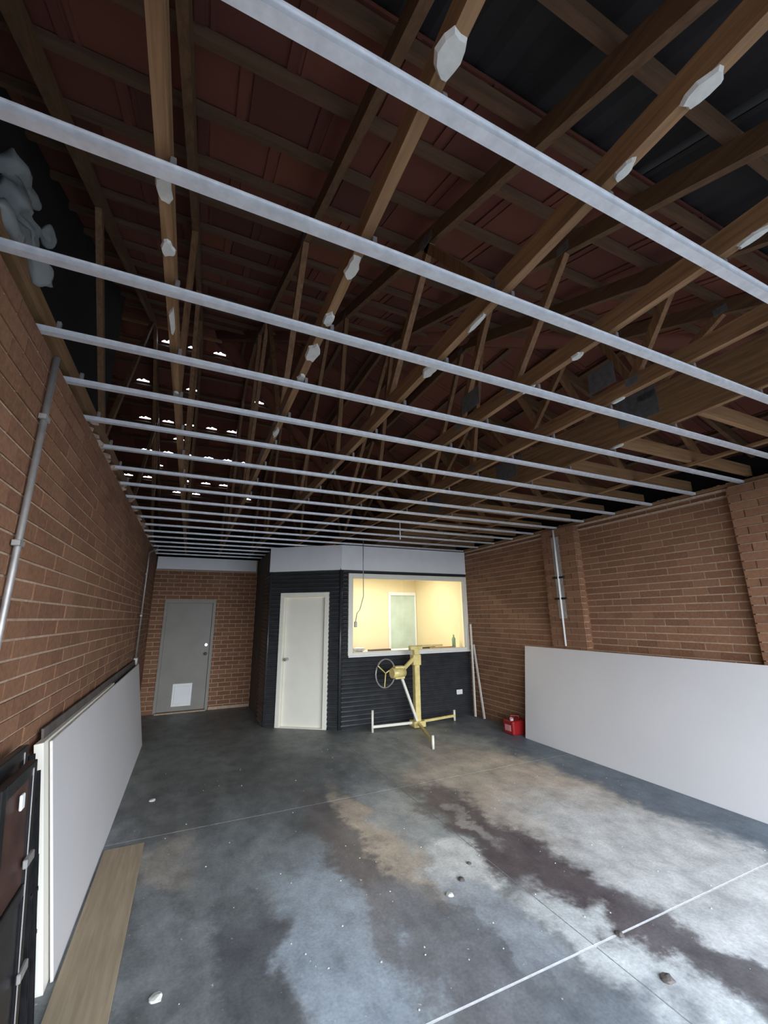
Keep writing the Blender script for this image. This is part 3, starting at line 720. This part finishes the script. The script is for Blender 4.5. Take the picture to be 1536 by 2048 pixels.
# stack of black framed panels and steel at the left edge
for i, (y0, y1, xb, hh, col) in enumerate(((2.02, 2.40, -.47, 1.08, M_brownpanel), (1.95, 2.50, -.53, 1.12, M_brownpanel))):
    lab = ('black-framed brown panel at the front of the dark stack by the left wall', 'black-framed brown panel behind the front one in the dark stack')[i]
    t = thing('framed_panel', lab, 'panel', None, (xb, y0, 0))
    L = y1 - y0; lean = Matrix.Rotation(-.09, 4, 'Y')
    def bb_(a, b, mt, nm, par=t):
        bm = bmesh.new(); add_box(bm, a, b, lean); bevel(bm, .003); return obj(nm, bm, mt, par)
    bb_((0, 0, 0), (.035, .05, hh), M_blk, 'stile'); bb_((0, L - .05, 0), (.035, L, hh), M_blk, 'stile')
    bb_((0, .05, 0), (.035, L - .05, .05), M_blk, 'rail'); bb_((0, .05, hh - .05), (.035, L - .05, hh), M_blk, 'rail'); bb_((0, .05, hh * .56), (.035, L - .05, hh * .6), M_blk, 'rail')
    bb_((.01, .05, hh * .6), (.025, L - .05, hh - .05), col, 'infill'); bb_((.01, .05, .05), (.025, L - .05, hh * .56), M_blk, 'infill')
    h_ = bb_((.034, L - .10, hh * .66), (.05, L - .01, hh * .69), M_steel, 'bracket')
    bb_((.034, L - .07, hh * .30), (.048, L + .02, hh * .33), M_steel, 'bracket')
    bb_((.0345, L - .054, .02), (.038, L - .047, hh - .02), M_steel, 'edge_strip')
    bb_((.035, L - .20, hh * .88), (.045, L - .165, hh * .93), M_white, 'catch')
for i in range(5):
    y = 2.51 + i * .032; x = -.46 - .012 * (i % 3); hh = (1.02, .55, 1.06, .98, .62)[i]
    bm = bmesh.new(); M = Matrix.Translation((0, 0, 0)) @ Matrix.Rotation(-.12 - .01 * (i % 2), 4, 'Y')
    for a, b in (((0, 0, 0), (.003, .026, hh)), ((0, 0, 0), (.022, .003, hh)), ((0, .023, 0), (.022, .026, hh))): add_box(bm, a, b, M)
    add_box(bm, (-.001, .006, hh * .5), (.024, .03, hh * .5 + .015), M)
    o = obj('steel_stud', bm, M_blk); o.location = (x, y, 0)
    tag(o, f'{ords[i]} short dark steel channel leaning at the left edge, counted from the doorway', 'steel stud', 'short steel studs by the left wall')

# plywood strip on the floor beside the left sheet
tag(obj('plywood_strip', bevel(box((-.41, -.155, 1.6, 4.07, 0.001, .014)), .001), M_ply), 'tan plywood strip lying flat on the floor beside the left sheet', 'plywood')

# ---------------------------------------------------------------- yellow panel lifter
lt = thing('panel_lifter', 'yellow panel lifter with a hand wheel in front of the office window', 'lifter', None, (3.33, 6.10, 0))
obj('mast', bevel(box((-.045, .045, -.045, .045, .06, 1.16)), .008), M_yel, lt)
obj('mast_collar', bevel(box((-.075, .065, -.06, .06, .90, 1.06)), .008), M_yel, lt)
obj('head_bracket', bevel(box((-.11, .11, -.04, .04, 1.13, 1.19)), .008), M_yel, lt)
obj('cradle_arm', bevel(box((-.12, .50, -.018, .018, 1.165, 1.195)), .004), M_yel, lt)
obj('base_hub', bevel(box((-.10, .10, -.09, .09, .015, .10)), .008), M_yel, lt)
for tip, st in (((-.73, .05), .30), ((.74, .10), .16), ((-.34, -1.02), .16)):
    tp = Vector((tip[0], tip[1], .075)); lg = obj('leg', beam((0, 0, .075), tp, .035, .035, Vector((0, 0, 1))), M_yel if st < .2 else M_cream, lt)
    obj('foot', tube([(tp.x, tp.y, 0), (tp.x, tp.y, st)], .018, 8), M_cream, lg)
hub = Vector((-.50, -.18, .83))
obj('support_arm', beam((-.04, -.03, 1.02), (-.34, -.12, .82), .045, .045, Vector((0, 1, 0))), M_yel, lt)
obj('strut', beam((-.34, -.12, .80), (-.03, -.04, .10), .035, .035, Vector((0, 1, 0))), M_cream, lt)
wn_ = obj('winch_drum', tube([hub + Vector((.20, .02, 0)), hub + Vector((-.02, -.02, 0))], .07, 14), M_yel, lt)
obj('winch_bracket', bevel(box((-.46, -.30, -.20, -.10, .74, .92)), .006), M_yel, lt)
wh = bmesh.new(); n = 28; Rw = .20; ax = Vector((.35, -1, 0)).normalized(); e1 = Vector((1, .35, 0)).normalized(); e2 = Vector((0, 0, 1)); hc_ = Vector((-.60, -.15, .83))
ring = [hc_ + e1 * Rw * math.cos(2 * math.pi * k / n) + e2 * Rw * math.sin(2 * math.pi * k / n) for k in range(n + 1)]
add_tube(wh, ring, .012, 6, False)
wo = obj('hand_wheel', wh, M_steel, lt)
for k in range(3):
    a = 2 * math.pi * k / 3 + .4
    obj('spoke', tube([hc_, hc_ + (e1 * math.cos(a) + e2 * math.sin(a)) * Rw], .009, 6), M_yel, wo)

# sticks leaning in the corner beside the office
for i, (xb, yb, xt, yt_, zt, mt, lb) in enumerate(((4.50, 6.22, 4.61, 6.36, 1.50, M_cream, 'pale stick leaning in the corner right of the office, nearer the window'),
                                          (4.53, 6.02, 4.62, 6.32, 1.15, M_pbedge, 'shorter pinkish stick leaning beside the pale one at the corner'))):
    o = obj('stick', beam((0, 0, 0.012), (xt - xb, yt_ - yb, zt), .035, .018, Vector((0, 1, 0))), mt); o.location = (xb, yb, 0); tag(o, lb, 'stick')
# red fuel can
rc = thing('fuel_can', 'red plastic fuel can on the floor behind the right plasterboard sheet', 'fuel can', None, (4.44, 5.17, 0))
obj('body', bevel(box((-.15, .13, -.11, .11, 0, .19)), .025, 3), M_red, rc)
obj('handle', tube([(-.09, 0, .18), (-.08, 0, .235), (.05, 0, .235), (.06, 0, .18)], .013, 8), M_red, rc)
obj('cap', tube([(-.115, -.05, .18), (-.125, -.06, .225)], .026, 12), simple('cap_pale', (.6, .4, .4), .4), rc)
obj('label_plate', bevel(box((-.155, -.148, -.06, .06, .05, .13)), .002), simple('label_pink', (.6, .25, .25), .5), rc)

# hanging cables
cb = thing('hanging_cable', 'thin cable hanging from the ceiling in front of the office window', 'cable', None, (2.38, 5.98, 0))
obj('wire', tube([(0, 0, 2.832), (0, 0, 2.4), (.005, 0, 1.95), (-.05, .01, 1.75), (-.10, 0, 1.70), (-.12, 0, 1.58)], .006, 6), M_steel, cb)
obj('plug', bevel(box((-.14, -.10, -.015, .015, 1.50, 1.58)), .006), M_steel, cb)
o = obj('hanger_rod', tube([(0, 0, 2.83), (0, 0, 2.60)], .006, 6), M_white); o.location = (2.35, 4.63, 0); tag(o, 'short white rod hanging from the ceiling grid above the office', 'rod')

# ---------------------------------------------------------------- crumbs on the floor
for (x, y, s, lb) in ((1.749, 2.673, .022, 'dark crumb of rubble on the white floor patch in mid floor'), (2.231, 1.919, .022, 'dark crumb lying on the front floor joint'),
                  (2.174, 1.637, .03, 'dark lump on the pale floor in front of the joint'), (1.90, 2.80, .016, 'small dark crumb beside the white floor patch, toward the office')):
    bm = bmesh.new(); bmesh.ops.create_icosphere(bm, subdivisions=2, radius=s)
    for v in bm.verts: v.co = v.co * (1 + .35 * mn.noise(v.co * 60)); v.co.z = max(v.co.z * .5, -.004)
    o = obj('rubble_crumb', bm, M_dark); o.location = (x, y, .004); tag(o, lb, 'rubble')
for (x, y, s, lb) in ((1.60, 2.58, .024, 'white chip on the dark floor below the white patch'), (-.16, 4.92, .03, 'white chip on the floor beside the left sheet'), (.02, 2.55, .03, 'pale chip on the dark floor near the plywood strip')):
    bm = bmesh.new(); bmesh.ops.create_icosphere(bm, subdivisions=2, radius=s)
    for v in bm.verts: v.co = v.co * (1 + .35 * mn.noise(v.co * 60)); v.co.z = max(v.co.z * .4, -.003)
    o = obj('plaster_chip', bm, M_daub); o.location = (x, y, .003); tag(o, lb, 'plaster chip')
bm = bmesh.new(); random.seed(3)
for i in range(170):
    x = U(-.1, 4.2); y = U(1.2, 5.9); s = U(.002, .0065)
    bmesh.ops.create_icosphere(bm, subdivisions=1, radius=s, matrix=Matrix.Translation((x, y, s * .3)) @ Matrix.Diagonal((1, U(.6, 1.6), .5, 1)))
o = obj('plaster_dust', bm, M_daub, kind='stuff'); tag(o, 'scattered pale plaster grit on the concrete floor', 'grit')
